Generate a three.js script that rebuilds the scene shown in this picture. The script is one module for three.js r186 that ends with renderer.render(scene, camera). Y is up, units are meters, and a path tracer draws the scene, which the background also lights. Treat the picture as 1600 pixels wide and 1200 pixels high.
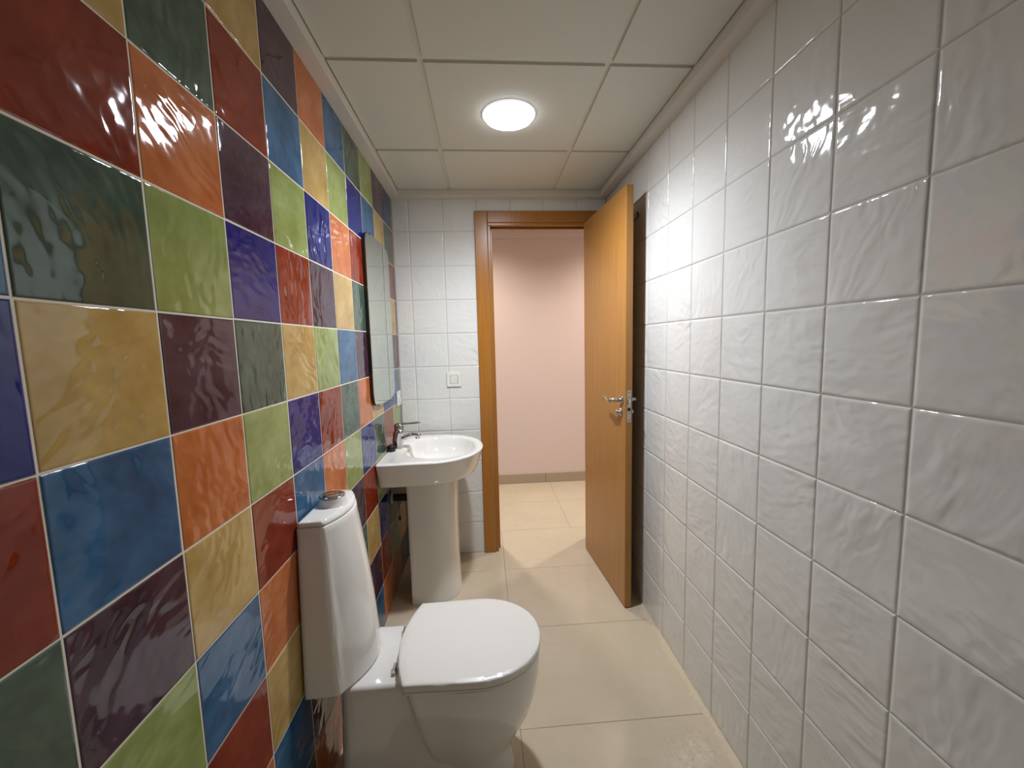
import * as THREE from 'three';
import { RoundedBoxGeometry } from 'three/addons/geometries/RoundedBoxGeometry.js';
import { mergeGeometries, mergeVertices, toCreasedNormals } from 'three/addons/utils/BufferGeometryUtils.js';
import { ImprovedNoise } from 'three/addons/math/ImprovedNoise.js';
import { RectAreaLightUniformsLib } from 'three/addons/lights/RectAreaLightUniformsLib.js';

// ---------------------------------------------------------------- camera, light, exposure
RectAreaLightUniformsLib.init();
const scene = new THREE.Scene();
scene.background = new THREE.Color(0x000000);
const camera = new THREE.PerspectiveCamera(2 * Math.atan(600 / 637.08) * 180 / Math.PI, 4 / 3, 0.02, 30);
camera.position.set(0, 1.34, 0);
camera.rotation.order = 'YXZ';
camera.rotation.set(-0.1021, -0.0672, -0.0240);
const renderer = new THREE.WebGLRenderer({ antialias: true });
renderer.toneMapping = THREE.LinearToneMapping;
renderer.toneMappingExposure = 1.72;
renderer.shadowMap.enabled = true;
const LAMP = { x: 0.126, z: -1.683, power: 44, beam: 3.0, color: new THREE.Color().setRGB(0.94, 0.975, 1.08) };
const HALL_LAMPS = [[-0.16, -3.15], [1.30, -3.15]];
const HALL = { power: 4.1, color: new THREE.Color().setRGB(1.0, 0.91, 0.82) };

// ---------------------------------------------------------------- measures of the place (metres)
const XL = -0.513, XR = 0.767, ZB = -2.513, ZF = 0.5, ZH = -3.766;     // left, right, back, behind the camera, far wall of the hallway
const ROW = 0.2, ROW_L = 0.0014, ROW_R = 0.005;                        // tile rows
const ZL0 = -0.491, ZR0 = -0.6754, XB0 = -0.418;                       // where the vertical joints fall
const PANEL_Y = 2.222, SOFFIT_Y = 2.186;

// ---------------------------------------------------------------- helpers
let seed = 20240611;
const rnd = () => { seed |= 0; seed = seed + 0x6D2B79F5 | 0; let t = Math.imul(seed ^ seed >>> 15, 1 | seed); t = t + Math.imul(t ^ t >>> 7, 61 | t) ^ t; return ((t ^ t >>> 14) >>> 0) / 4294967296; };
const rr = (a, b) => a + (b - a) * rnd();
const pn = new ImprovedNoise();
const N = (x, y, z = 0) => pn.noise(x, y, z);
const clamp = THREE.MathUtils.clamp, lerp = THREE.MathUtils.lerp, smooth = THREE.MathUtils.smoothstep;
const used = {};
function numbered(name) { const n = used[name] = (used[name] ?? -1) + 1; return n ? name + '_' + String(n).padStart(3, '0') : name; }
function shadows(o) { o.castShadow = o.receiveShadow = true; return o; }
function top(o, name, label, category, group) { o.name = numbered(name); o.userData.label = label; if (category) o.userData.category = category; if (group) o.userData.group = group; scene.add(o); return o; }
function struct(o, name, label) { o.name = name; o.userData.kind = 'structure'; if (label) o.userData.label = label; scene.add(o); return o; }
function thing(name, label, category, pos = [0, 0, 0], group) { const g = new THREE.Group(); g.position.set(...pos); return top(g, name, label, category, group); }
function part(parent, name, geo, mat, label) { const m = shadows(new THREE.Mesh(geo, mat)); m.name = name; if (label) m.userData.label = label; parent.add(m); return m; }
const mesh = (geo, mat) => shadows(new THREE.Mesh(geo, mat));
const tr = (g, x = 0, y = 0, z = 0) => g.translate(x, y, z);
const bx = (x0, x1, y0, y1, z0, z1) => tr(new THREE.BoxGeometry(x1 - x0, y1 - y0, z1 - z0), (x0 + x1) / 2, (y0 + y1) / 2, (z0 + z1) / 2);
const rbx = (x0, x1, y0, y1, z0, z1, r = 0.002, s = 2) => tr(new RoundedBoxGeometry(x1 - x0, y1 - y0, z1 - z0, s, r), (x0 + x1) / 2, (y0 + y1) / 2, (z0 + z1) / 2);
const cyl = (r0, r1, h, s = 32) => new THREE.CylinderGeometry(r0, r1, h, s);
const lathe = (pts, s = 48) => new THREE.LatheGeometry(pts.map(p => new THREE.Vector2(p[0], p[1])), s);
const join = gs => mergeGeometries(gs.map(g => { const q = g.index ? g.toNonIndexed() : g; for (const k of Object.keys(q.attributes)) if (!['position', 'normal', 'uv'].includes(k)) q.deleteAttribute(k); return q; }));
// uv in metres, laid out by the way each face points
function metreUV(g, s = 1) {
  const q = g.index ? g.toNonIndexed() : g, p = q.attributes.position, n = q.attributes.normal, uv = new Float32Array(p.count * 2);
  for (let i = 0; i < p.count; i += 3) {
    let ax = 0, ay = 0, az = 0; for (let k = 0; k < 3; k++) { ax += Math.abs(n.getX(i + k)); ay += Math.abs(n.getY(i + k)); az += Math.abs(n.getZ(i + k)); }
    for (let k = 0; k < 3; k++) { const x = p.getX(i + k), y = p.getY(i + k), z = p.getZ(i + k);
      const [u, v] = ax >= ay && ax >= az ? [z, y] : ay >= az ? [x, z] : [x, y]; uv[(i + k) * 2] = u * s; uv[(i + k) * 2 + 1] = v * s; }
  }
  q.setAttribute('uv', new THREE.BufferAttribute(uv, 2)); return q;
}
// closed outline resampled to n points, starting at its first point
function resample(pts, n) {
  const L = [0]; for (let i = 1; i <= pts.length; i++) { const a = pts[i - 1], b = pts[i % pts.length]; L.push(L[i - 1] + Math.hypot(b[0] - a[0], b[1] - a[1])); }
  const out = []; let k = 0;
  for (let i = 0; i < n; i++) { const t = L[pts.length] * i / n; while (L[k + 1] < t) k++; const a = pts[k], b = pts[(k + 1) % pts.length], f = (t - L[k]) / (L[k + 1] - L[k] || 1); out.push([a[0] + (b[0] - a[0]) * f, a[1] + (b[1] - a[1]) * f]); }
  return out;
}
// D-shaped outline in (x, z), symmetric about z = 0: flat or bowed back at xb, rounded front at xf
function dShape({ xb, xf, wb, w, xm, r = 0.02, bow = 0, p = 2, n = 128, raw = false }) {
  const half = [];
  const wr = wb - r;
  for (let i = 0; i <= 12; i++) { const t = i / 12, z = wr * t; half.push([xb - bow * (1 - t * t), z]); }
  for (let i = 1; i <= 8; i++) { const a = Math.PI / 2 * i / 8; half.push([xb + r - r * Math.cos(a), wr + r * Math.sin(a)]); }
  for (let i = 1; i < 16; i++) { const t = i / 16; half.push([lerp(xb + r, xm, t), lerp(wb, w, smooth(t, 0, 1))]); }
  for (let i = 0; i <= 40; i++) { const a = Math.PI / 2 * i / 40; half.push([xm + (xf - xm) * Math.pow(Math.sin(a), 2 / p), w * Math.pow(Math.max(0, Math.cos(a)), 2 / p)]); }
  const other = half.slice(1, -1).reverse().map(([x, z]) => [x, -z]);
  return raw ? [...half, ...other] : resample([...half, ...other], n);
}
function inset(ring, d) {   // moves an outline inwards
  const n = ring.length; let area = 0; for (let i = 0; i < n; i++) { const a = ring[i], b = ring[(i + 1) % n]; area += a[0] * b[1] - b[0] * a[1]; }
  const s = Math.sign(area);
  return ring.map((p, i) => { const a = ring[(i + n - 1) % n], b = ring[(i + 1) % n], tx = b[0] - a[0], tz = b[1] - a[1], l = Math.hypot(tx, tz) || 1; return [p[0] - s * d * tz / l, p[1] + s * d * tx / l]; });
}
// loft of rings [{y, ring}] ; caps close the ends
function loft(rings, cap0 = true, cap1 = true) {
  const n = rings[0].ring.length, pos = [], idx = [], uv = [];
  rings.forEach((R, j) => R.ring.forEach(([x, z], i) => { const y = typeof R.y === 'function' ? R.y(x, z) : R.y; pos.push(x, y, z); uv.push(i / n, j / rings.length); }));
  for (let j = 0; j + 1 < rings.length; j++) for (let i = 0; i < n; i++) { const a = j * n + i, b = j * n + (i + 1) % n, c = a + n, d = b + n; idx.push(a, b, c, b, d, c); }
  const cap = (j, flip) => { const R = rings[j]; let cx = 0, cy = 0, cz = 0; for (let i = 0; i < n; i++) { cx += pos[(j * n + i) * 3] / n; cy += pos[(j * n + i) * 3 + 1] / n; cz += pos[(j * n + i) * 3 + 2] / n; } pos.push(cx, cy, cz); uv.push(0.5, 0.5); const c = pos.length / 3 - 1; for (let i = 0; i < n; i++) { const a = j * n + i, b = j * n + (i + 1) % n; flip ? idx.push(a, c, b) : idx.push(a, b, c); } };
  if (cap0) cap(0, true); if (cap1) cap(rings.length - 1, false);
  const g = new THREE.BufferGeometry(); g.setAttribute('position', new THREE.Float32BufferAttribute(pos, 3)); g.setAttribute('uv', new THREE.Float32BufferAttribute(uv, 2)); g.setIndex(idx);
  g.computeBoundingBox(); g.computeVertexNormals();
  // outward facing?
  const c = g.boundingBox.getCenter(new THREE.Vector3()); let s = 0; const p = g.attributes.position, nn = g.attributes.normal;
  for (let i = 0; i < n * rings.length; i++) s += (p.getX(i) - c.x) * nn.getX(i) + (p.getY(i) - c.y) * nn.getY(i) + (p.getZ(i) - c.z) * nn.getZ(i);
  if (s < 0) { const ix = g.index.array; for (let i = 0; i < ix.length; i += 3) { const t = ix[i]; ix[i] = ix[i + 1]; ix[i + 1] = t; } g.computeVertexNormals(); }
  return g;
}
const crease = (g, a = 0.7) => toCreasedNormals(g, a);
const flipZ = (rings) => rings;

// ---------------------------------------------------------------- textures
function field(n, f) { const d = new Float32Array(n * n); for (let j = 0; j < n; j++) for (let i = 0; i < n; i++) d[j * n + i] = f(i / n, j / n); return d; }
function heightTex(d, n) { const t = new THREE.DataTexture(d, n, n, THREE.RedFormat, THREE.FloatType); t.magFilter = t.minFilter = THREE.LinearFilter; t.wrapS = t.wrapT = THREE.RepeatWrapping; t.needsUpdate = true; return t; }
function colorTex(n, f, w = n, h = n) {
  const d = new Uint8Array(w * h * 4);
  for (let j = 0; j < h; j++) for (let i = 0; i < w; i++) { const c = f(i / w, j / h, i, j), o = (j * w + i) * 4; d[o] = clamp(c[0], 0, 255); d[o + 1] = clamp(c[1], 0, 255); d[o + 2] = clamp(c[2], 0, 255); d[o + 3] = 255; }
  const t = new THREE.DataTexture(d, w, h); t.colorSpace = THREE.SRGBColorSpace; t.magFilter = t.minFilter = THREE.LinearFilter; t.wrapS = t.wrapT = THREE.RepeatWrapping; t.needsUpdate = true; return t;
}
// hand-made glaze: stretched, wandering ridges with calm areas between; one texture is 1.2 m wide
const GN = 1280;
function wrinkle(z, stretch, freq) {
  return field(GN, (u, v) => {
    const X = u * 1.2, Y = v * 1.2;
    const p = X + 0.030 * N(X * 6, Y * 6, z + 3) + 0.010 * N(X * 19, Y * 19, z + 4), q = Y + 0.030 * N(X * 6, Y * 6, z + 9);
    let h = 0.95 * N(p * freq, q * freq / stretch, z) + 0.5 * N(p * freq * 1.9, q * freq * 1.9 / stretch, z + 5);
    h *= 0.30 + 1.0 * smooth(N(X * 8, Y * 8, z + 40), -0.30, 0.45);
    const cr = N(p * 26, q * 20, z + 90);
    h += 1.2 * N(X * 10, Y * 10, z + 60) + 0.9 * (0.28 - Math.abs(cr)) * smooth(N(X * 7, Y * 7, z + 70), -0.3, 0.3) + 0.34 * N(p * 55, q * 42, z + 100);
    return 0.5 + 0.35 * h;
  });
}
const hWhite = wrinkle(1.5, 2.6, 36), hGlaze = wrinkle(7.7, 2.3, 32);
const bumpWhite = heightTex(hWhite, GN), bumpGlaze = heightTex(hGlaze, GN);
const mottle = field(512, (u, v) => 0.6 * N(u * 14, v * 14, 2.2) + 0.4 * N(u * 34, v * 26, 4.4) + 0.25 * N(u * 90, v * 70, 6.6));
function glazeTex(dark, light) {
  return colorTex(512, (u, v, i, j) => { const m = clamp(0.5 + 0.75 * mottle[j * 512 + i] + 0.35 * (hGlaze[Math.floor(v * GN) * GN + Math.floor(u * GN)] - 0.5), 0, 1); return [0, 1, 2].map(k => lerp(dark[k], light[k], m)); });
}
const hex = h => [h >> 16 & 255, h >> 8 & 255, h & 255];

// ---------------------------------------------------------------- materials
const std = (o) => new THREE.MeshStandardMaterial(o);
const phy = (o) => new THREE.MeshPhysicalMaterial(o);
const GL = {   // glaze colours: two tones each
  yellow: [0xa6864a, 0xc2a66c], lime: [0x7b8847, 0x9aa668], orange: [0xa8582c, 0xc87c4c], red: [0x6c1f0b, 0x8c351e],
  green: [0x34463a, 0x526456], purple: [0x38222e, 0x523c4a], royal: [0x101856, 0x222c78], blue: [0x1f4869, 0x426c90],
};
const glaze = {};
for (const [k, [a, b]] of Object.entries(GL)) glaze[k] = phy({ name: 'glaze_' + k, map: glazeTex(hex(a), hex(b)), bumpMap: bumpGlaze, bumpScale: 0.0028, roughness: 0.06, specularIntensity: 1, ior: 1.5 });
const white = phy({ name: 'white_glaze', color: 0xdcdcd6, bumpMap: bumpWhite, bumpScale: 0.0031, roughness: 0.07, ior: 1.5 });
const grout = std({ name: 'grout', color: 0xded7c6, roughness: 0.9 });
const groutWhite = std({ name: 'grout_white', color: 0xb8b6ae, roughness: 0.9 });
const paint = std({ name: 'white_paint', color: 0xd9d5cb, roughness: 0.85 });
const panelMat = std({ name: 'ceiling_panel', color: 0xd3d3c8, roughness: 0.9, bumpMap: heightTex(field(256, (u, v) => 0.5 + 0.4 * N(u * 60, v * 60, 1) + 0.3 * N(u * 120, v * 120, 4)), 256), bumpScale: 0.0003 });
const pink = std({ name: 'pink_paint', color: 0xdccac2, roughness: 0.8 });
const porcelain = phy({ name: 'porcelain', color: 0xe6e4dd, roughness: 0.09, ior: 1.5, clearcoat: 0.4, clearcoatRoughness: 0.04 });
const plasticW = phy({ name: 'white_plastic', color: 0xe2e0d7, roughness: 0.28 });
const chrome = std({ name: 'chrome', color: 0xc9c9cb, metalness: 1, roughness: 0.07 });
const steel = std({ name: 'brushed_steel', color: 0xb6b2aa, metalness: 1, roughness: 0.28 });
const black = std({ name: 'black_rubber', color: 0x0c0b0b, roughness: 0.55 });
const dark = std({ name: 'dark_slot', color: 0x15120f, roughness: 0.8 });
const mirrorGlass = std({ name: 'mirror_silver', color: 0xd3dcd2, metalness: 1, roughness: 0.015 });
const woodTex = (z, a, b) => colorTex(0, (u, v) => { const w = N(u * 3, v * 1.2, z) * 0.6, g = N(u * 46 + w * 4, v * 2.2, z + 2) * 0.55 + N(u * 150, v * 5, z + 4) * 0.35 + N(u * 420, v * 34, z + 6) * 0.3; const m = clamp(0.5 + 0.6 * g, 0, 1); const pore = N(u * 500, v * 60, z + 8) > 0.42 ? 0.93 : 1; return [0, 1, 2].map(k => lerp(a[k], b[k], m) * pore); }, 512, 1024);
const doorWood = phy({ name: 'beech_veneer', map: woodTex(1, hex(0xa06c2e), hex(0xb58342)), roughness: 0.34, ior: 1.5 });
const frameWood = phy({ name: 'beech_frame', map: woodTex(11, hex(0x985f20), hex(0xb07832)), roughness: 0.28, ior: 1.5 });
const stone = colorTex(512, (u, v) => { const m = 0.5 + 0.5 * N(u * 6, v * 6, 3) + 0.3 * N(u * 22, v * 22, 5) + 0.25 * N(u * 90, v * 90, 8); return [0, 1, 2].map(k => lerp(hex(0xc2b59b)[k], hex(0xcabda5)[k], clamp(m, 0, 1))); });
const floorMat = phy({ name: 'beige_porcelain', map: stone, roughness: 0.16, ior: 1.5, bumpMap: heightTex(field(256, (u, v) => 0.5 + 0.5 * N(u * 7, v * 7, 12)), 256), bumpScale: 0.0006 });
const floorJoint = std({ name: 'floor_joint', color: 0x8e8272, roughness: 0.9 });
const skirtMat = phy({ name: 'skirting_tile', color: 0xac9b87, roughness: 0.3 });
const sealant = std({ name: 'sealant', color: 0xc9bb9f, roughness: 0.6 });
const glow = (c, i) => std({ name: 'lamp_glow', color: 0xffffff, emissive: c, emissiveIntensity: i, roughness: 0.6 });

// ---------------------------------------------------------------- tile shape: slab with softly rounded edges, facing +z
function slab(w, h, { edge = 0.004, drop = 0.0013, depth = 0.006, u0 = 0, v0 = 0, turn = 0, scale = 1 / 1.2 } = {}) {
  const ins = [0, 0.18, 0.5, 1], fall = [1, 0.5, 0.13, 0];     // rounded edge profile
  const nrm = [[0.75, 0.66], [0.5, 0.87], [0.2, 0.98], [0, 1]];
  const pos = [], nor = [], uv = [], idx = [], c = Math.cos(turn), s = Math.sin(turn);
  const add = (x, y, z, nx, ny, nz) => { pos.push(x, y, z); const l = Math.hypot(nx, ny, nz); nor.push(nx / l, ny / l, nz / l); uv.push(u0 + (c * x - s * y) * scale, v0 + (s * x + c * y) * scale); };
  const ring = (k, side) => { const d = ins[k] * edge, X = w / 2 - d, Y = h / 2 - d, z = -fall[k] * drop; for (const [sx, sy] of [[-1, -1], [1, -1], [1, 1], [-1, 1]]) { const n = nrm[k]; add(sx * X, sy * Y, z, sx * n[0], sy * n[0], n[1]); } };
  for (let k = 0; k < 4; k++) ring(k);
  // edges need their own normals: duplicate ring corners per side
  const out = { pos: [], nor: [], uv: [], idx: [] };
  const push = (x, y, z, nx, ny, nz) => { out.pos.push(x, y, z); const l = Math.hypot(nx, ny, nz); out.nor.push(nx / l, ny / l, nz / l); out.uv.push(u0 + (c * x - s * y) * scale, v0 + (s * x + c * y) * scale); return out.pos.length / 3 - 1; };
  const sides = [[0, -1], [1, 0], [0, 1], [-1, 0]];
  for (const [ax, ay] of sides) {
    const tx = -ay, ty = ax; let prev = null;
    const line = (d, z, nx, nz) => { const X = w / 2 - d, Y = h / 2 - d; const p = (f) => [ax * X + tx * X * f * Math.abs(tx), ay * Y + ty * Y * f * Math.abs(ty)]; const a = p(-1), b = p(1); return [push(a[0], a[1], z, ax * nx, ay * nx, nz), push(b[0], b[1], z, ax * nx, ay * nx, nz)]; };
    const rows = [line(0, -depth, 1, 0), line(0, -drop, 1, 0)];
    out.idx.push(rows[0][0], rows[0][1], rows[1][0], rows[0][1], rows[1][1], rows[1][0]);
    for (let k = 0; k < 4; k++) { const cur = line(ins[k] * edge, -fall[k] * drop, nrm[k][0], nrm[k][1]); if (prev) out.idx.push(prev[0], prev[1], cur[0], prev[1], cur[1], cur[0]); prev = cur; }
  }
  const X = w / 2 - edge, Y = h / 2 - edge, q = [push(-X, -Y, 0, 0, 0, 1), push(X, -Y, 0, 0, 0, 1), push(X, Y, 0, 0, 0, 1), push(-X, Y, 0, 0, 0, 1)];
  out.idx.push(q[0], q[1], q[2], q[0], q[2], q[3]);
  const g = new THREE.BufferGeometry(); g.setAttribute('position', new THREE.Float32BufferAttribute(out.pos, 3)); g.setAttribute('normal', new THREE.Float32BufferAttribute(out.nor, 3)); g.setAttribute('uv', new THREE.Float32BufferAttribute(out.uv, 2)); g.setIndex(out.idx); return g;
}
const JOINT = { left: 0.0030, white: 0.0016 };
const tileVariants = [...Array(40)].map(() => ({ u0: rr(0.12, 0.88), v0: rr(0.12, 0.88), turn: Math.floor(rnd() * 4) * Math.PI / 2 + rr(-0.5, 0.5) }));
const tileCache = {};
function tileGeo(w, h, k, j) { const key = [w.toFixed(4), h.toFixed(4), k, j].join('/'); return tileCache[key] ??= slab(w - j, h - j, { ...tileVariants[k], edge: j < 0.002 ? 0.008 : 0.004, drop: j < 0.002 ? 0.0018 : 0.0013 }); }
function wallTile(parent, mat, pos, turnY, w, h) {
  const m = part(parent, 'tile', tileGeo(w, h, Math.floor(rnd() * 40), mat === white ? JOINT.white : JOINT.left), mat);
  m.position.set(...pos); m.rotation.order = 'YXZ'; m.rotation.set(rr(-1, 1) * 0.0035, turnY + rr(-1, 1) * 0.0035, 0); return m;
}

// ---------------------------------------------------------------- walls
// left wall: coloured tiles. colours by row (bottom to top) and column (from c = -5 near the viewer's back to c = 10 in the corner)
const K = { y: 'yellow', l: 'lime', o: 'orange', r: 'red', g: 'green', p: 'purple', n: 'royal', b: 'blue' };
const COLOURS = [      // columns c = -5 .. 10
  'ogybr' + 'lpgo' + 'rlbo' + 'opn',   // row 0   (c=-5..-1, 0..)
  'bryol' + 'gobp' + 'lypr' + 'lyg',   // row 1
  'npgyb' + 'lryo' + 'bgyn' + 'prl',   // row 2
  'yolrp' + 'lbog' + 'nprl' + 'ybo',   // row 3
  'rbpng' + 'pyrb' + 'olng' + 'rlp',   // row 4
  'lgoyr' + 'boln' + 'rgoy' + 'nby',   // row 5
  'oyrpn' + 'ypgy' + 'lbpr' + 'gpr',   // row 6
  'pnlob' + 'glnr' + 'pygo' + 'byp',   // row 7
  'grybl' + 'ropl' + 'norp' + 'lrg',   // row 8
  'blonp' + 'ygrb' + 'ylnb' + 'ygo',   // row 9
  'rpgyo' + 'lbyp' + 'obgl' + 'pnl',   // row 10
];
const wallLeft = struct(mesh(bx(XL - 0.12, XL - 0.0012, 0, 2.6, ZB - 0.0, ZF), grout), 'wall_left', 'wall of bright multicoloured glazed square tiles');
for (let row = 0; row < 11; row++) for (let c = -5; c <= 10; c++) {
  const z1 = Math.min(ZL0 - ROW * c, ZF), z0 = Math.max(ZL0 - ROW * (c + 1), ZB), y0 = row ? ROW * row + ROW_L : 0.001, y1 = row === 10 ? 2.203 : ROW * (row + 1) + ROW_L;
  if (z1 - z0 < 0.012) continue;
  wallTile(wallLeft, glaze[K[COLOURS[row][c + 5]]], [XL, (y0 + y1) / 2, (z0 + z1) / 2], Math.PI / 2, z1 - z0, y1 - y0);
}
const wallRight = struct(mesh(bx(XR + 0.0016, XR + 0.12, 0, 2.6, ZB, ZF), groutWhite), 'wall_right', 'wall of glossy white wavy square tiles');
for (let row = 0; row < 11; row++) for (let d = -6; d <= 9; d++) {
  const z1 = Math.min(ZR0 - ROW * d, ZF), z0 = Math.max(ZR0 - ROW * (d + 1), ZB), y0 = row ? ROW * row + ROW_R : 0.001, y1 = row === 10 ? 2.205 : ROW * (row + 1) + ROW_R;
  if (z1 - z0 < 0.012) continue;
  wallTile(wallRight, white, [XR, (y0 + y1) / 2, (z0 + z1) / 2], -Math.PI / 2, z1 - z0, y1 - y0);
}
// back wall with the doorway
const DOOR = { x0: 0.045, x1: 0.676, top: 2.05 }, HALL_X0 = -1.3, HALL_X1 = 2.5, WALL_T = 0.11;
const wb = new THREE.Shape(); wb.moveTo(XL - 0.12, 0); wb.lineTo(DOOR.x0 + 0.0, 0); wb.lineTo(DOOR.x0, DOOR.top); wb.lineTo(DOOR.x1, DOOR.top); wb.lineTo(DOOR.x1, 0); wb.lineTo(XR + 0.12, 0); wb.lineTo(XR + 0.12, 2.6); wb.lineTo(XL - 0.12, 2.6); wb.closePath();
const wallBack = struct(mesh(tr(new THREE.ExtrudeGeometry(wb, { depth: WALL_T - 0.0019, bevelEnabled: false }), 0, 0, ZB - WALL_T), groutWhite), 'wall_back', 'white tiled wall around the doorway');
const xCuts = []; for (let k = -1; k <= 6; k++) xCuts.push(clamp(XB0 + ROW * k, XL, XR));
for (let row = 0; row < 11; row++) for (let k = 0; k < xCuts.length; k++) {
  let x0 = k ? xCuts[k - 1] : XL, x1 = xCuts[k]; const y1 = row === 10 ? 2.203 : ROW * (row + 1) + ROW_L; let y0 = row ? ROW * row + ROW_L : 0.001;
  if (k === xCuts.length - 1) x1 = XR;
  if (x1 - x0 < 0.02) continue;
  if (y1 > 2.07) { if (x1 > DOOR.x0 - 0.05 && x0 < DOOR.x1 + 0.05) y0 = Math.max(y0, 2.075); }
  else if (x0 < 0.0 && x1 > -0.02) x1 = Math.min(x1, 0.0);
  else if (x1 > 0.72 && x0 < 0.72) x0 = 0.72;
  else if (x1 > 0 && x0 < 0.72) continue;
  if (x1 - x0 < 0.02) continue;
  wallTile(wallBack, white, [(x0 + x1) / 2, (y0 + y1) / 2, ZB], 0, x1 - x0, y1 - y0);
}
struct(mesh(bx(XL - 0.12, XR + 0.12, 0, 2.6, ZF, ZF + 0.12), white), 'wall_front', 'white wall behind the viewer');
// hallway
struct(mesh(bx(HALL_X0, HALL_X1, 0, 2.6, ZH - 0.12, ZH), pink), 'wall_hallway', 'pale pink painted wall beyond the doorway');
struct(mesh(bx(HALL_X0 - 0.12, HALL_X0, 0, 2.6, ZH - 0.12, ZB - WALL_T + 0.11), pink), 'wall_hallway_left');
struct(mesh(bx(HALL_X1, HALL_X1 + 0.12, 0, 2.6, ZH - 0.12, ZB - WALL_T + 0.11), pink), 'wall_hallway_right');
struct(mesh(join([bx(HALL_X0, XL - 0.12, 0, 2.6, ZB - WALL_T, ZB), bx(XR + 0.12, HALL_X1, 0, 2.6, ZB - WALL_T, ZB)]), pink), 'wall_hallway_near');
// floor: large beige tiles running through the doorway
const floor = struct(mesh(bx(HALL_X0 - 0.12, HALL_X1 + 0.12, -0.15, -0.0012, ZH - 0.12, ZF + 0.12), floorJoint), 'floor', 'glossy beige porcelain tile floor');
const floorGeos = [...Array(6)].map(() => slab(1.0 - 0.0022, 0.503 - 0.0022, { edge: 0.002, drop: 0.0006, depth: 0.004, u0: rnd(), v0: rnd(), turn: Math.floor(rnd() * 2) * Math.PI, scale: 1 }));
for (let j = -7; j <= 1; j++) for (let i = -2; i <= 2; i++) {
  const z = -1.285 + 0.503 * (j + 2) + 0.2515, hall = z < -2.8, x = 0.087 + 1.0 * i + 0.5 + (hall ? 0.5 : 0);
  if (x < HALL_X0 - 0.4 || x > HALL_X1 + 0.4 || z - 0.25 < ZH - 0.3) continue;
  if ((z - 0.25 > ZB - 0.1) && (x + 0.5 < XL || x - 0.5 > XR)) continue;
  const m = part(floor, 'tile', floorGeos[Math.floor(rnd() * 6)], floorMat); m.rotation.x = -Math.PI / 2; m.position.set(x, 0, z);
}
// bathroom ceiling: plaster step round the edge, lay-in panels hanging a little below their bars
const B = 0.05;
const ceiling = struct(mesh(bx(XL - 0.12, XR + 0.12, 2.45, 2.6, ZB, ZF), paint), 'ceiling', 'suspended ceiling of large white panels');
part(ceiling, 'border', metreUV(join([bx(XL, XL + B, SOFFIT_Y, 2.45, ZB, ZF), bx(XR - B, XR, SOFFIT_Y, 2.45, ZB, ZF), bx(XL + B, XR - B, SOFFIT_Y, 2.45, ZB, ZB + B), bx(XL + B, XR - B, SOFFIT_Y, 2.45, ZF - B, ZF)])), paint, 'white stepped plaster border');
const barX = [-0.171, 0.431], barZ = [-1.985, -1.385, -0.785, -0.185, 0.415];
for (const x of barX) part(ceiling, 'bar', bx(x - 0.012, x + 0.012, PANEL_Y + 0.0085, PANEL_Y + 0.03, ZB + B, ZF - B), paint);
const px = [XL + B + 0.001, ...barX, XR - B - 0.001], pz = [ZB + B + 0.001, ...barZ, ZF - B - 0.001];
for (const z of barZ) for (let i = 0; i < 3; i++) part(ceiling, 'bar', bx(px[i] + (i ? 0.012 : 0), px[i + 1] - (i < 2 ? 0.012 : 0), PANEL_Y + 0.0087, PANEL_Y + 0.03, z - 0.012, z + 0.012), paint);
for (let i = 0; i < 3; i++) for (let j = 0; j < 6; j++) {
  const g = (n, last) => n ? 0.0095 : 0.003;
  const x0 = px[i] + g(i), x1 = px[i + 1] - g(i < 2), z0 = pz[j] + g(j), z1 = pz[j + 1] - g(j < 5);
  if (z1 - z0 < 0.01) continue;
  const p = part(ceiling, 'panel', metreUV(rbx(-(x1 - x0) / 2, (x1 - x0) / 2, 0, 0.02, -(z1 - z0) / 2, (z1 - z0) / 2, 0.0012, 1), 1.6), panelMat);
  p.position.set((x0 + x1) / 2, PANEL_Y + rr(-0.0008, 0.0008), (z0 + z1) / 2); p.rotation.set(rr(-1, 1) * 0.0015, 0, rr(-1, 1) * 0.0015);
}
// hallway ceiling and its cornice
const hallCeil = struct(mesh(bx(HALL_X0, HALL_X1, 2.40, 2.6, ZH, ZB - WALL_T), paint), 'ceiling_hallway', 'white hallway ceiling');
struct(mesh(join([bx(HALL_X0, HALL_X1, 2.325, 2.40, ZH, ZH + 0.05), bx(HALL_X0, HALL_X1, 2.268, 2.325, ZH, ZH + 0.028)]), pink), 'trim_1', 'stepped pale pink cornice at the top of the pink wall');
// skirting of the hallway, cut from tile
const skirt = struct(mesh(bx(HALL_X0, HALL_X1, 0, 0.088, ZH, ZH + 0.006), floorJoint), 'baseboard_hallway', 'low beige tile skirting along the pink wall');
for (let i = -4; i <= 4; i++) { const p = part(skirt, 'tile', rbx(0.0015, 0.4985, 0.001, 0.09, 0.0, 0.009, 0.0015, 1), skirtMat); p.position.set(0.555 + 0.5 * i, 0, ZH + 0.002); }
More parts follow.
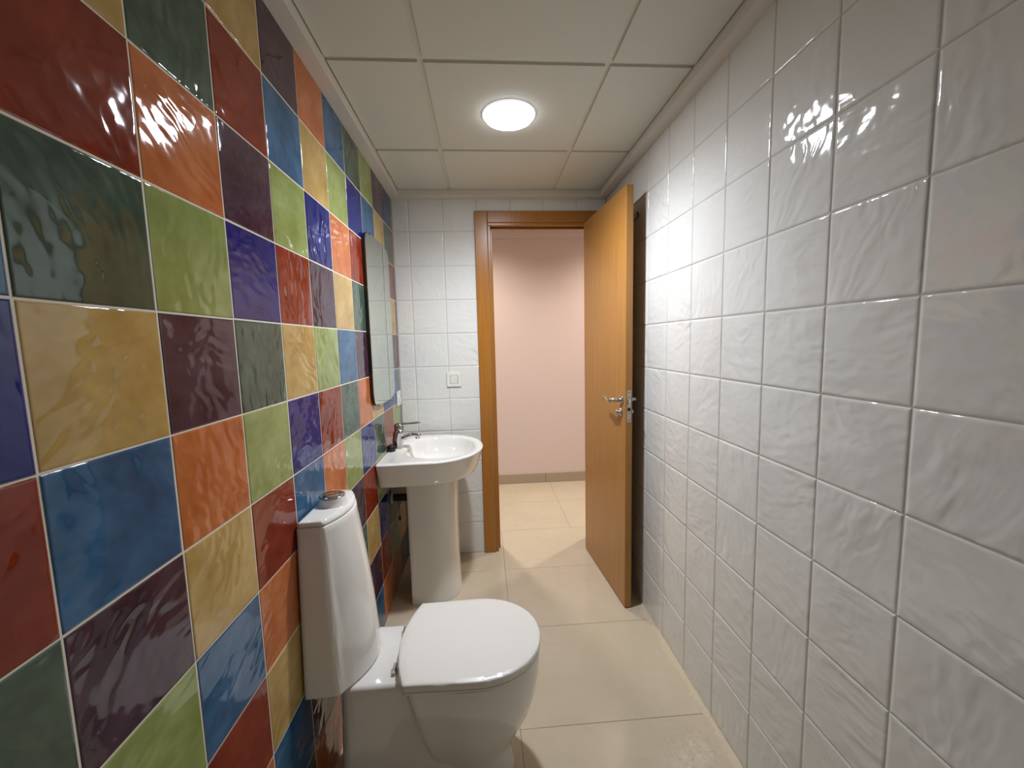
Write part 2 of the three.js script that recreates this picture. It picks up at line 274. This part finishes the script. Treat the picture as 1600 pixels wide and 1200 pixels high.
// smeared bead of sealant where floor meets the right wall
{
  const pos = [], idx = [], n = 700;
  for (let i = 0; i <= n; i++) { const z = lerp(-2.50, ZF, i / n), w = 0.022 + 0.018 * N(z * 9, 1.3) + 0.016 * N(z * 31, 4.1) + 0.012 * N(z * 75, 7), h = 0.005 + 0.004 * N(z * 24, 9.2);
    const prof = [[-w * 1.05, -0.0004], [-w, 0.0001], [-w * 0.8, 0.0007], [-w * 0.45, h * 0.34 + 0.0022 * N(z * 90, 3)], [-w * 0.12, h * 0.8], [0, h + 0.003]];
    for (const [x, y] of prof) pos.push(XR - 0.0004 + x, y, z); }
  for (let i = 0; i < n; i++) for (let k = 0; k < 5; k++) { const a = i * 6 + k, b = a + 1, c = a + 6, d = c + 1; idx.push(a, b, c, b, d, c); }
  const g = new THREE.BufferGeometry(); g.setAttribute('position', new THREE.Float32BufferAttribute(pos, 3)); g.setIndex(idx); g.computeVertexNormals();
  g.setAttribute('uv', new THREE.Float32BufferAttribute(new Float32Array(pos.length / 3 * 2), 2));
  sealant.side = THREE.DoubleSide;
  struct(mesh(g, sealant), 'trim_2', 'uneven cream sealant bead along the foot of the white wall');
}

// ---------------------------------------------------------------- door frame and door leaf
const CZ = ZB + 0.014;
const frame = struct(mesh(metreUV(rbx(-0.032, 0.0435, 0, 2.115, ZB + 0.0005, CZ, 0.004, 3)), frameWood), 'trim_3', 'honey-coloured beech door casing and jamb');
part(frame, 'casing', metreUV(rbx(0.648, 0.726, 0, 2.115, ZB + 0.0005, CZ, 0.004, 3)), frameWood);
{ const h = rbx(-1.0575, -1.0, -0.3, 0.3, 0, 0.0135, 0.004, 3); part(frame, 'head_casing', metreUV(rbx(0.0440, 0.6475, 2.048, 2.115, ZB + 0.0005, CZ - 0.0008, 0.004, 3)), frameWood); }
for (const [n, g] of [['jamb', rbx(0.0455, 0.060, 0, 2.032, ZB - WALL_T - 0.01, ZB + 0.004, 0.002)], ['jamb', rbx(0.659, 0.6755, 0, 2.032, ZB - WALL_T - 0.01, ZB + 0.004, 0.002)], ['head_jamb', rbx(0.0455, 0.6755, 2.0325, 2.0495, ZB - WALL_T - 0.01, ZB + 0.004, 0.002)],
  ['stop', rbx(0.0605, 0.0715, 0, 2.020, ZB - 0.075, ZB - 0.04, 0.002)], ['stop', rbx(0.6475, 0.6585, 0, 2.020, ZB - 0.075, ZB - 0.04, 0.002)], ['head_stop', rbx(0.0605, 0.6585, 2.0205, 2.032, ZB - 0.075, ZB - 0.04, 0.002)]]) part(frame, n, metreUV(g), frameWood);
const door = struct(new THREE.Group(), 'door_1', 'honey-coloured plain wooden door standing open against the white wall');
door.position.set(0.619, 0, -2.482); door.rotation.y = 0.0744;
const DW = 0.609, DT = 0.034;
part(door, 'leaf', metreUV(rbx(0, DT, 0.008, 2.035, 0.0, DW - 0.0, 0.0015, 2)), doorWood);
// lock face plate on the closing edge
const plate = part(door, 'lock_plate', rbx(DT / 2 - 0.0105, DT / 2 + 0.0105, 0.945, 1.100, DW - 0.001, DW + 0.0012, 0.0008, 1), steel, 'two-piece steel lock plate');
part(plate, 'latch', join([rbx(DT / 2 - 0.0055, DT / 2 + 0.0055, 1.030, 1.056, DW, DW + 0.007, 0.001, 1)]), chrome);
part(plate, 'slot', rbx(DT / 2 - 0.0075, DT / 2 + 0.0075, 1.000, 1.017, DW + 0.0005, DW + 0.0018, 0.0004, 1), dark);
for (const y of [1.089, 1.066, 0.990, 0.956]) { const s = part(plate, 'screw', cyl(0.0028, 0.0028, 0.0012, 12).rotateX(Math.PI / 2), dark); s.position.set(DT / 2, y, DW + 0.0014); }
// lever handles on both faces: round rose, neck, waved lever
function lever(side) {
  const g = new THREE.Group(); g.name = 'lever_handle'; door.add(g);
  const x = side < 0 ? 0 : DT, X = d => x + side * d, y = 1.047, z = DW - 0.052;
  const r = part(g, 'rose', lathe([[0, 0], [0.0255, 0], [0.0255, 0.004], [0.022, 0.0075], [0.010, 0.009], [0, 0.009]]).rotateZ(side < 0 ? Math.PI / 2 : -Math.PI / 2), chrome); r.position.set(x, y, z);
  const arm = new THREE.CatmullRomCurve3([[0.006, 0, 0], [0.036, 0.002, 0], [0.047, 0.000, -0.012], [0.049, -0.007, -0.030], [0.048, -0.005, -0.055], [0.047, 0.003, -0.080], [0.046, 0.0045, -0.100], [0.045, -0.002, -0.120]].map(([a, b, c]) => new THREE.Vector3(X(a), y + b, z + c)));
  const t = new THREE.TubeGeometry(arm, 60, 1, 14, false), p = t.attributes.position, q = new THREE.Vector3(), o = new THREE.Vector3();
  for (let i = 0; i <= 60; i++) { arm.getPointAt(i / 60, o); const f = i / 60, rad = f < 0.45 ? 0.0088 + 0.0017 * Math.sin(f / 0.45 * Math.PI) : 0.0088 - 0.0030 * smooth(f, 0.45, 0.85) + 0.0012 * smooth(f, 0.9, 1); const endr = f > 0.97 ? 0.55 : 1; for (let k = 0; k <= 14; k++) { const n = i * 15 + k; q.fromBufferAttribute(p, n).sub(o).multiplyScalar(rad * endr).add(o); p.setXYZ(n, q.x, q.y, q.z); } }
  t.computeVertexNormals(); const cap = new THREE.SphereGeometry(0.0058, 14, 10); arm.getPointAt(1, o); cap.translate(o.x, o.y, o.z);
  part(g, 'lever', join([t, cap]), steel);
  const k = part(g, 'thumb_turn', join([lathe([[0, 0], [0.020, 0], [0.020, 0.004], [0.017, 0.007], [0.007, 0.008], [0.007, 0.014], [0.0115, 0.017], [0.0125, 0.023], [0.009, 0.029], [0, 0.030]])]).rotateZ(side < 0 ? Math.PI / 2 : -Math.PI / 2), chrome); k.position.set(x, y - 0.058, z);
}
lever(-1); lever(1);
// black coat hook on the hidden face
{ const hk = new THREE.TorusGeometry(0.020, 0.0045, 10, 28, Math.PI * 1.5).rotateZ(Math.PI * 0.75); const h = part(door, 'coat_hook', join([tr(hk, 0.024, -0.010, 0), tr(cyl(0.016, 0.016, 0.005, 24).rotateZ(Math.PI / 2), 0.0025, 0.016, 0)]), black, 'black metal coat hook'); h.position.set(DT, 1.925, DW - 0.045); }

// ---------------------------------------------------------------- lamps
const lamp = thing('ceiling_lamp', 'round glowing white LED ceiling light on the panel', 'lamp', [LAMP.x, PANEL_Y, LAMP.z]);
part(lamp, 'rim', lathe([[0.080, 0], [0.1035, 0], [0.1035, -0.003], [0.1015, -0.0055], [0.0955, -0.006], [0.0950, -0.003]]), glow(LAMP.color, 0.35));
part(lamp, 'diffuser', lathe([[0.0948, -0.0045], [0.0948, -0.010], [0.092, -0.0145], [0.085, -0.0175], [0.05, -0.0200], [0.0001, -0.0215]]), glow(LAMP.color, 7));
{ const l = new THREE.RectAreaLight(LAMP.color, LAMP.power, 0.150, 0.150); l.position.set(LAMP.x, PANEL_Y - 0.0235, LAMP.z); l.rotation.x = -Math.PI / 2; l.name = 'ceiling_lamp_light'; scene.add(l);
  const s = new THREE.SpotLight(LAMP.color, LAMP.beam, 0, 1.42, 1, 2); s.position.set(LAMP.x, PANEL_Y - 0.058, LAMP.z); s.target.position.set(LAMP.x, 0, LAMP.z); s.castShadow = true; s.shadow.radius = 1.7; s.name = 'ceiling_lamp_beam'; scene.add(s, s.target); }
HALL_LAMPS.forEach(([x, z], i) => {
  const d = thing('downlight', i ? 'recessed round hallway downlight nearer the door hinges' : 'recessed round hallway downlight nearer the washbasin side', 'lamp', [x, 2.40, z], 'hallway downlights');
  part(d, 'trim_ring', lathe([[0.052, 0], [0.066, 0], [0.066, -0.004], [0.060, -0.006], [0.053, -0.003]]), plasticW);
  part(d, 'lens', lathe([[0.052, -0.0015], [0.03, -0.0025], [0.0001, -0.003]]), glow(HALL.color, 12));
  const s = new THREE.SpotLight(HALL.color, HALL.power, 0, 1.3, 1, 2); s.position.set(x, 2.388, z); s.target.position.set(x, 0, z); s.castShadow = true; s.shadow.radius = 2; s.name = 'downlight_light'; scene.add(s, s.target);
});

// ---------------------------------------------------------------- wall fittings
{ // light switch
  const s = thing('light_switch', 'white square light switch on the tiles left of the doorway', 'switch', [-0.187, 1.121, ZB + 0.0005]);
  part(s, 'frame', (() => { const f = new THREE.Shape(); const r = 0.0435, q = 0.0245; f.moveTo(-r, -r); f.lineTo(r, -r); f.lineTo(r, r); f.lineTo(-r, r); f.closePath(); const h = new THREE.Path(); h.moveTo(-q, -q); h.lineTo(-q, q); h.lineTo(q, q); h.lineTo(q, -q); h.closePath(); f.holes.push(h); return new THREE.ExtrudeGeometry(f, { depth: 0.006, bevelEnabled: true, bevelThickness: 0.002, bevelSize: 0.002, bevelOffset: -0.002, bevelSegments: 2 }); })(), plasticW);
  const r = part(s, 'rocker', rbx(-0.0228, 0.0228, -0.0228, 0.0228, -0.004, 0.004, 0.0015), plasticW); r.position.z = 0.0065; r.rotation.x = 0.085;
}
{ // socket on the coloured wall near the corner
  const s = thing('wall_socket', 'white wall socket on the coloured tiles in the corner', 'socket', [XL + 0.0005, 1.028, -2.425]); s.rotation.y = Math.PI / 2;
  part(s, 'frame', rbx(-0.042, 0.042, -0.042, 0.042, 0, 0.010, 0.003, 3), plasticW);
  part(s, 'insert', lathe([[0, 0.0035], [0.018, 0.0035], [0.0195, 0.0125], [0.0225, 0.0125], [0.0225, 0.006]], 32).rotateX(Math.PI / 2), plasticW);
  for (const x of [-0.0095, 0.0095]) { const h = part(s, 'contact_hole', cyl(0.0024, 0.0024, 0.001, 12).rotateX(Math.PI / 2), dark); h.position.set(x, 0, 0.0106); }
}
{ // frameless mirror with notched round corners
  const m = thing('wall_mirror', 'frameless wall mirror with notched rounded corners above the washbasin', 'mirror', [XL + 0.002, 1.058, -2.070]); m.rotation.y = Math.PI / 2;
  const W = 0.218, Ht = 0.788, r = 0.060, n = 0.030, d = 0.007, shape = new THREE.Shape();
  shape.moveTo(-W + r + n, 0); shape.lineTo(W - r - n, 0); shape.lineTo(W - r - n, d); shape.lineTo(W - r, d); shape.absarc(W - r, r + d, r, -Math.PI / 2, 0, false);
  shape.absarc(W - r, Ht - r - d, r, 0, Math.PI / 2, false); shape.lineTo(W - r - n, Ht - d); shape.lineTo(W - r - n, Ht); shape.lineTo(-W + r + n, Ht); shape.lineTo(-W + r + n, Ht - d);
  shape.absarc(-W + r, Ht - r - d, r, Math.PI / 2, Math.PI, false); shape.absarc(-W + r, r + d, r, Math.PI, Math.PI * 1.5, false); shape.lineTo(-W + r + n, d); shape.closePath();
  part(m, 'backing', new THREE.ExtrudeGeometry(shape, { depth: 0.0115, bevelEnabled: false, curveSegments: 16 }), black, 'black mirror backing');
  part(m, 'glass', tr(new THREE.ExtrudeGeometry(shape, { depth: 0.0015, bevelEnabled: true, bevelThickness: 0.001, bevelSize: 0.002, bevelOffset: -0.002, bevelSegments: 1, curveSegments: 16 }), 0, 0, 0.0125), mirrorGlass);
}

// ---------------------------------------------------------------- washbasin
const BZ = -2.155;
const basin = thing('washbasin', 'white ceramic pedestal washbasin under the mirror', 'washbasin', [XL + 0.001, 0, BZ]);
{
  const o = (xf, w, d = 0) => dShape({ xb: 0, xf, wb: w, w: w * 0.985, xm: xf * 0.46, r: 0.012, p: 2.05, n: 160 });
  const T = 0.795, rings = [];
  const outer = (t) => o(lerp(0.448, 0.4925, t), lerp(0.252, 0.307, t));
  rings.push({ y: T - 0.120, ring: inset(outer(0), 0.05) }, { y: T - 0.1285, ring: inset(outer(0), 0.012) }, { y: T - 0.1265, ring: inset(outer(0), 0.004) }, { y: T - 0.121, ring: outer(0.02) });
  for (const t of [0.2, 0.4, 0.6, 0.8, 0.95]) rings.push({ y: lerp(T - 0.125, T - 0.004, t), ring: outer(Math.pow(t, 0.85)) });
  rings.push({ y: T - 0.004, ring: outer(1) }, { y: T - 0.001, ring: inset(outer(1), 0.0015) }, { y: T, ring: inset(outer(1), 0.005) }, { y: T + 0.0004, ring: inset(outer(1), 0.012) });
  const bowl = (s, cx, ax, az, p = 2.25) => { const pts = []; for (let i = 0; i < 160; i++) { const a = Math.PI + i / 160 * 2 * Math.PI, c = Math.cos(a), q = -Math.sin(a); pts.push([cx + Math.sign(c) * Math.pow(Math.abs(c), 2 / p) * ax * s, Math.sign(q) * Math.pow(Math.abs(q), 2 / p) * az * s]); } return resample(pts, 160); };
  const back = (s) => bowl(s, 0.268, 0.185, 0.222);
  rings.push({ y: T - 0.0005, ring: back(1.0) }, { y: T - 0.004, ring: back(0.985) }, { y: T - 0.013, ring: back(0.965) }, { y: T - 0.04, ring: back(0.925) }, { y: T - 0.075, ring: back(0.83) }, { y: T - 0.098, ring: back(0.66) }, { y: T - 0.110, ring: back(0.42) }, { y: T - 0.1145, ring: back(0.18) });
  part(basin, 'basin', crease(loft(rings), 0.9), porcelain);
  const foot = (e, w) => dShape({ xb: 0.104 - e * 0, xf: 0.350 + e, wb: w + e * 0.6, w: w + e * 0.6, xm: 0.205, r: 0.004, p: 2.3, n: 96 });
  part(basin, 'pedestal', crease(loft([{ y: 0.0005, ring: foot(0.004, 0.139) }, { y: 0.012, ring: foot(0.005, 0.139) }, { y: 0.03, ring: foot(0.001, 0.139) }, { y: 0.2, ring: foot(-0.003, 0.138) }, { y: 0.45, ring: foot(-0.003, 0.138) }, { y: 0.675, ring: foot(0.004, 0.142) }]), 0.8), porcelain);
  const dr = part(basin, 'drain', lathe([[0, 0.001], [0.012, 0.001], [0.014, 0.003], [0.029, 0.0035], [0.032, 0.0005]], 32), chrome, 'chrome drain'); dr.position.set(0.268, T - 0.1142, 0);
  const ov = part(basin, 'overflow', new THREE.TorusGeometry(0.011, 0.0028, 10, 28).rotateY(Math.PI / 2).rotateZ(-0.45), chrome, 'chrome overflow ring'); ov.position.set(0.0945, T - 0.020, 0.0);
  const oh = part(ov, 'overflow_hole', cyl(0.0095, 0.0095, 0.002, 20).rotateZ(Math.PI / 2).rotateZ(-0.45), dark); oh.position.set(0, 0, 0);
}
{ // single-lever mixer tap
  const t = thing('basin_tap', 'chrome single-lever mixer tap on the washbasin', 'tap', [XL + 0.042, 0.7955, BZ]);
  const ring = (cx, y, rx, rz) => ({ y, ring: [...Array(40)].map((_, i) => { const a = i / 40 * 2 * Math.PI; return [cx + rx * Math.cos(a), rz * Math.sin(a)]; }) });
  part(t, 'body', loft([ring(0, 0, 0.030, 0.028), ring(0, 0.006, 0.030, 0.028), ring(0.001, 0.011, 0.0275, 0.026), ring(0.003, 0.05, 0.0265, 0.025), ring(0.008, 0.082, 0.0265, 0.025), ring(0.013, 0.100, 0.0255, 0.025)]), chrome);
  const sp = new THREE.CatmullRomCurve3([[0.006, 0.040, 0], [0.05, 0.060, 0], [0.085, 0.069, 0], [0.112, 0.066, 0]].map(p => new THREE.Vector3(...p)));
  const g = new THREE.TubeGeometry(sp, 30, 0.0125, 18, false); g.scale(1, 1, 1.25); part(t, 'spout', join([g, tr(cyl(0.0125, 0.0125, 0.016, 24), 0.108, 0.058, 0), tr(new THREE.SphereGeometry(0.0128, 18, 12), 0.112, 0.066, 0)]), chrome);
  const lv = part(t, 'lever', join([tr(lathe([[0.0250, 0], [0.0258, 0.004], [0.0255, 0.018], [0.022, 0.029], [0.011, 0.0335], [0, 0.034]], 32), 0, 0, 0), tr(new RoundedBoxGeometry(0.105, 0.014, 0.032, 4, 0.006), 0.060, 0.025, 0)]), chrome); lv.position.set(0.014, 0.102, 0); lv.rotation.z = 0.06;
}
{ // rubber plug lying behind the tap, near the wall
  const p = thing('basin_plug', 'black round rubber plug on the washbasin beside the tap', 'plug', [XL + 0.024, 0.7965, BZ + 0.060]);
  const g = lathe([[0, 0], [0.018, 0], [0.0215, 0.008], [0.0215, 0.024], [0.016, 0.031], [0.006, 0.034], [0, 0.034]], 32); part(p, 'stopper', g, black); part(p, 'ring', tr(new THREE.TorusGeometry(0.006, 0.0015, 8, 20), 0, 0.038, 0), steel);
}
{ // waste pipe from the pedestal to the wall
  const p = thing('waste_pipe', 'black waste pipe with grey wall collar under the washbasin', 'pipe', [XL + 0.001, 0.535, BZ + 0.025]);
  part(p, 'pipe', join([tr(cyl(0.019, 0.019, 0.100, 28).rotateZ(Math.PI / 2), 0.052, 0, 0)]), black);
  part(p, 'collar', lathe([[0.019, 0.012], [0.024, 0.012], [0.034, 0.004], [0.036, 0.0], [0.019, 0.0]], 36).rotateZ(-Math.PI / 2), std({ name: 'grey_plastic', color: 0xb9b5ab, roughness: 0.4 }), 'grey collar');
  const c = thing('plug_chain', 'thin chain with a small dark weight hanging below the waste pipe', 'chain', [XL + 0.040, 0.515, BZ + 0.026]);
  part(c, 'chain', tr(cyl(0.0014, 0.0014, 0.085, 8), 0, -0.0425, 0), black); part(c, 'weight', tr(new THREE.SphereGeometry(0.008, 16, 12).scale(0.8, 1.6, 0.8), 0, -0.095, 0), black);
}

// ---------------------------------------------------------------- toilet
const TZ = -1.197;
const toilet = thing('toilet', 'white ceramic toilet with closed lid and low cistern', 'toilet', [0, 0, TZ]);
{
  // rear column and bowl of the pan
  const col = (xb, xf, w) => dShape({ xb, xf, wb: w, w, xm: xf - 0.05, r: 0.03, p: 5, raw: true });
  const rear = loft([{ y: 0.0005, ring: col(-0.455, -0.10, 0.112) }, { y: 0.06, ring: col(-0.452, -0.10, 0.110) }, { y: 0.25, ring: col(-0.440, -0.14, 0.118) }, { y: 0.35, ring: col(-0.432, -0.19, 0.126) }, { y: 0.383, ring: col(-0.430, -0.20, 0.128) }, { y: 0.3905, ring: inset(col(-0.430, -0.20, 0.128), 0.004) }, { y: 0.3935, ring: inset(col(-0.430, -0.20, 0.128), 0.012) }]);
  const bo = (xb, xf, w, xm = -0.06) => dShape({ xb, xf, wb: w * 0.93, w, xm, r: 0.03, bow: 0.0, p: 2.05, raw: true });
  const bowl = loft([{ y: 0.0005, ring: bo(-0.19, 0.058, 0.113) }, { y: 0.03, ring: bo(-0.19, 0.052, 0.111) }, { y: 0.085, ring: bo(-0.19, 0.050, 0.113) }, { y: 0.12, ring: bo(-0.195, 0.060, 0.120) }, { y: 0.155, ring: bo(-0.20, 0.086, 0.132) }, { y: 0.21, ring: bo(-0.212, 0.116, 0.150) }, { y: 0.27, ring: bo(-0.224, 0.134, 0.164) }, { y: 0.33, ring: bo(-0.236, 0.143, 0.173) }, { y: 0.385, ring: bo(-0.247, 0.147, 0.1775) }, { y: 0.397, ring: bo(-0.247, 0.1465, 0.177) }, { y: 0.402, ring: inset(bo(-0.247, 0.1465, 0.177), 0.006) }]);
  part(toilet, 'pan', join([crease(rear, 0.8), crease(bowl, 0.8)]), porcelain);
  const sh = dShape({ xb: -0.248, xf: 0.151, wb: 0.178, w: 0.183, xm: -0.045, r: 0.008, bow: 0.036, p: 2.05, raw: true });
  part(toilet, 'seat', crease(loft([{ y: 0.4035, ring: inset(sh, 0.006) }, { y: 0.4045, ring: inset(sh, 0.002) }, { y: 0.409, ring: inset(sh, 0.002) }, { y: 0.410, ring: inset(sh, 0.005) }]), 0.8), plasticW);
  part(toilet, 'lid', crease(loft([{ y: 0.4115, ring: inset(sh, 0.003) }, { y: 0.413, ring: inset(sh, 0.0006) }, { y: 0.425, ring: sh }, { y: 0.4295, ring: inset(sh, 0.0012) }, { y: 0.4325, ring: inset(sh, 0.005) }, { y: 0.4338, ring: inset(sh, 0.012) }, ...[0.88, 0.6, 0.3].map(k => ({ y: 0.4341 + 0.0001 * (1 - k), ring: sh.map(([x, z]) => [lerp(-0.05, x, k), z * k]) }))]), 1.2), plasticW, 'smooth white closed lid');
  for (const z of [-0.078, 0.078]) { const h = part(toilet, 'hinge', join([tr(cyl(0.0055, 0.0055, 0.030, 20).rotateX(Math.PI / 2), 0.003, 0.006, 0), tr(cyl(0.009, 0.010, 0.006, 24), 0.002, -0.003, 0)]), chrome, 'chrome hinge'); h.position.set(-0.290, 0.399, z); }
  // cistern: flat sides, bowed front, a little narrower towards its top
  const ci = (w, xc, bulge) => { const pts = []; const xb = -0.5105;
    pts.push([xb, 0]); pts.push([xb, w - 0.006]); pts.push([xb + 0.006, w]);
    for (let i = 1; i <= 10; i++) pts.push([lerp(xb + 0.006, xc - 0.010, i / 10), lerp(w, w - 0.004, i / 10)]);
    for (let i = 1; i <= 8; i++) { const a = i / 8; pts.push([xc - 0.010 + 0.014 * a + 0.003 * Math.sin(a * Math.PI / 2), (w - 0.004) - 0.016 * a * a]); }
    const x1 = pts[pts.length - 1][0], z1 = pts[pts.length - 1][1];
    for (let i = 1; i <= 24; i++) { const t = i / 24, z = z1 * (1 - t); pts.push([x1 + (bulge - x1) * (1 - Math.pow(z / z1, 2.0)), z]); }
    const other = pts.slice(1, -1).reverse().map(([x, z]) => [x, -z]); return [...pts, ...other]; };
  const cw = t => lerp(0.158, 0.128, t), cb = t => lerp(-0.350, -0.401, Math.pow(t, 1.7)), cc = t => lerp(-0.416, -0.438, t);
  const R = t => ci(cw(t), cc(t), cb(t));
  const yb = (b) => (x, z) => b + 0.028 * (1 - Math.pow(Math.abs(z) / 0.158, 2)) * smooth(x, -0.45, -0.36);
  const body = [{ y: 0.397, ring: R(0).map(([x, z]) => [lerp(-0.46, x, 0.7), z * 0.7]) }, { y: 0.3965, ring: inset(R(0), 0.004) }, { y: 0.399, ring: R(0) }];
  for (const t of [0.1, 0.25, 0.4, 0.55, 0.7, 0.85, 0.96]) body.push({ y: lerp(0.397, 0.862, t), ring: R(t) });
  body.push({ y: 0.858, ring: R(0.985) }, { y: 0.8615, ring: inset(R(1), 0.0016) }, { y: 0.8625, ring: inset(R(1), 0.004) }, { y: 0.8626, ring: R(1).map(([x, z]) => [lerp(-0.46, x, 0.5), z * 0.5]) });
  part(toilet, 'cistern', crease(loft(body), 0.9), porcelain);
  part(toilet, 'cistern_lid', crease(loft([{ y: 0.8635, ring: inset(R(1), 0.0045) }, { y: 0.865, ring: inset(R(1), 0.0022) }, { y: 0.870, ring: inset(R(1), 0.0018) }, { y: 0.8745, ring: inset(R(1), 0.0035) }, { y: 0.878, ring: inset(R(1), 0.009) }, ...[0.7, 0.4, 0.15].map(k => ({ y: 0.8805 - 0.002 * k, ring: R(1).map(([x, z]) => [lerp(-0.46, x, k), z * k]) }))]), 0.9), porcelain);
  const col2 = part(toilet, 'button_collar', lathe([[0.046, -0.004], [0.041, 0.004], [0.0375, 0.014], [0.037, 0.021], [0.035, 0.0225], [0.030, 0.0225]], 40), porcelain); col2.position.set(-0.458, 0.880, 0);
  const fb = part(toilet, 'flush_button', join([lathe([[0.036, 0], [0.036, 0.003], [0.033, 0.005], [0.030, 0.0035]], 40), tr(lathe([[0, 0.005], [0.018, 0.005], [0.0285, 0.0035], [0.0295, 0.0]], 40), 0, 0, 0)]), chrome, 'round chrome flush button'); fb.position.set(-0.458, 0.9022, 0);
  const half = part(fb, 'button_split', rbx(-0.026, 0.026, 0.0042, 0.0058, -0.0008, 0.0008, 0.0003, 1), dark); half.rotation.y = 0.6;
}
{ // dried splashes and water drops on the floor by the white wall
  const gs = []; const dome = new THREE.SphereGeometry(1, 10, 5, 0, Math.PI * 2, 0, Math.PI / 2);
  for (let i = 0; i < 240; i++) { const a = rr(0, Math.PI * 2), q = Math.sqrt(rnd()), x = 0.635 + 0.085 * q * Math.cos(a) + rr(-0.01, 0.01), z = -1.165 + 0.085 * q * Math.sin(a), r = rr(0.0014, 0.0055); gs.push(dome.clone().scale(r * rr(0.7, 1.5), r * 0.5, r * rr(0.7, 1.5)).rotateY(rr(0, 3)).translate(x, 0.0001, z)); }
  const m = mesh(mergeGeometries(gs), phy({ name: 'water', color: 0xffffff, transmission: 1, thickness: 0, ior: 1.5, roughness: 0.01 }));
  m.userData.kind = 'stuff'; top(m, 'water_drops', 'small water drops on the floor by the white wall', 'water');
}
renderer.render(scene, camera);
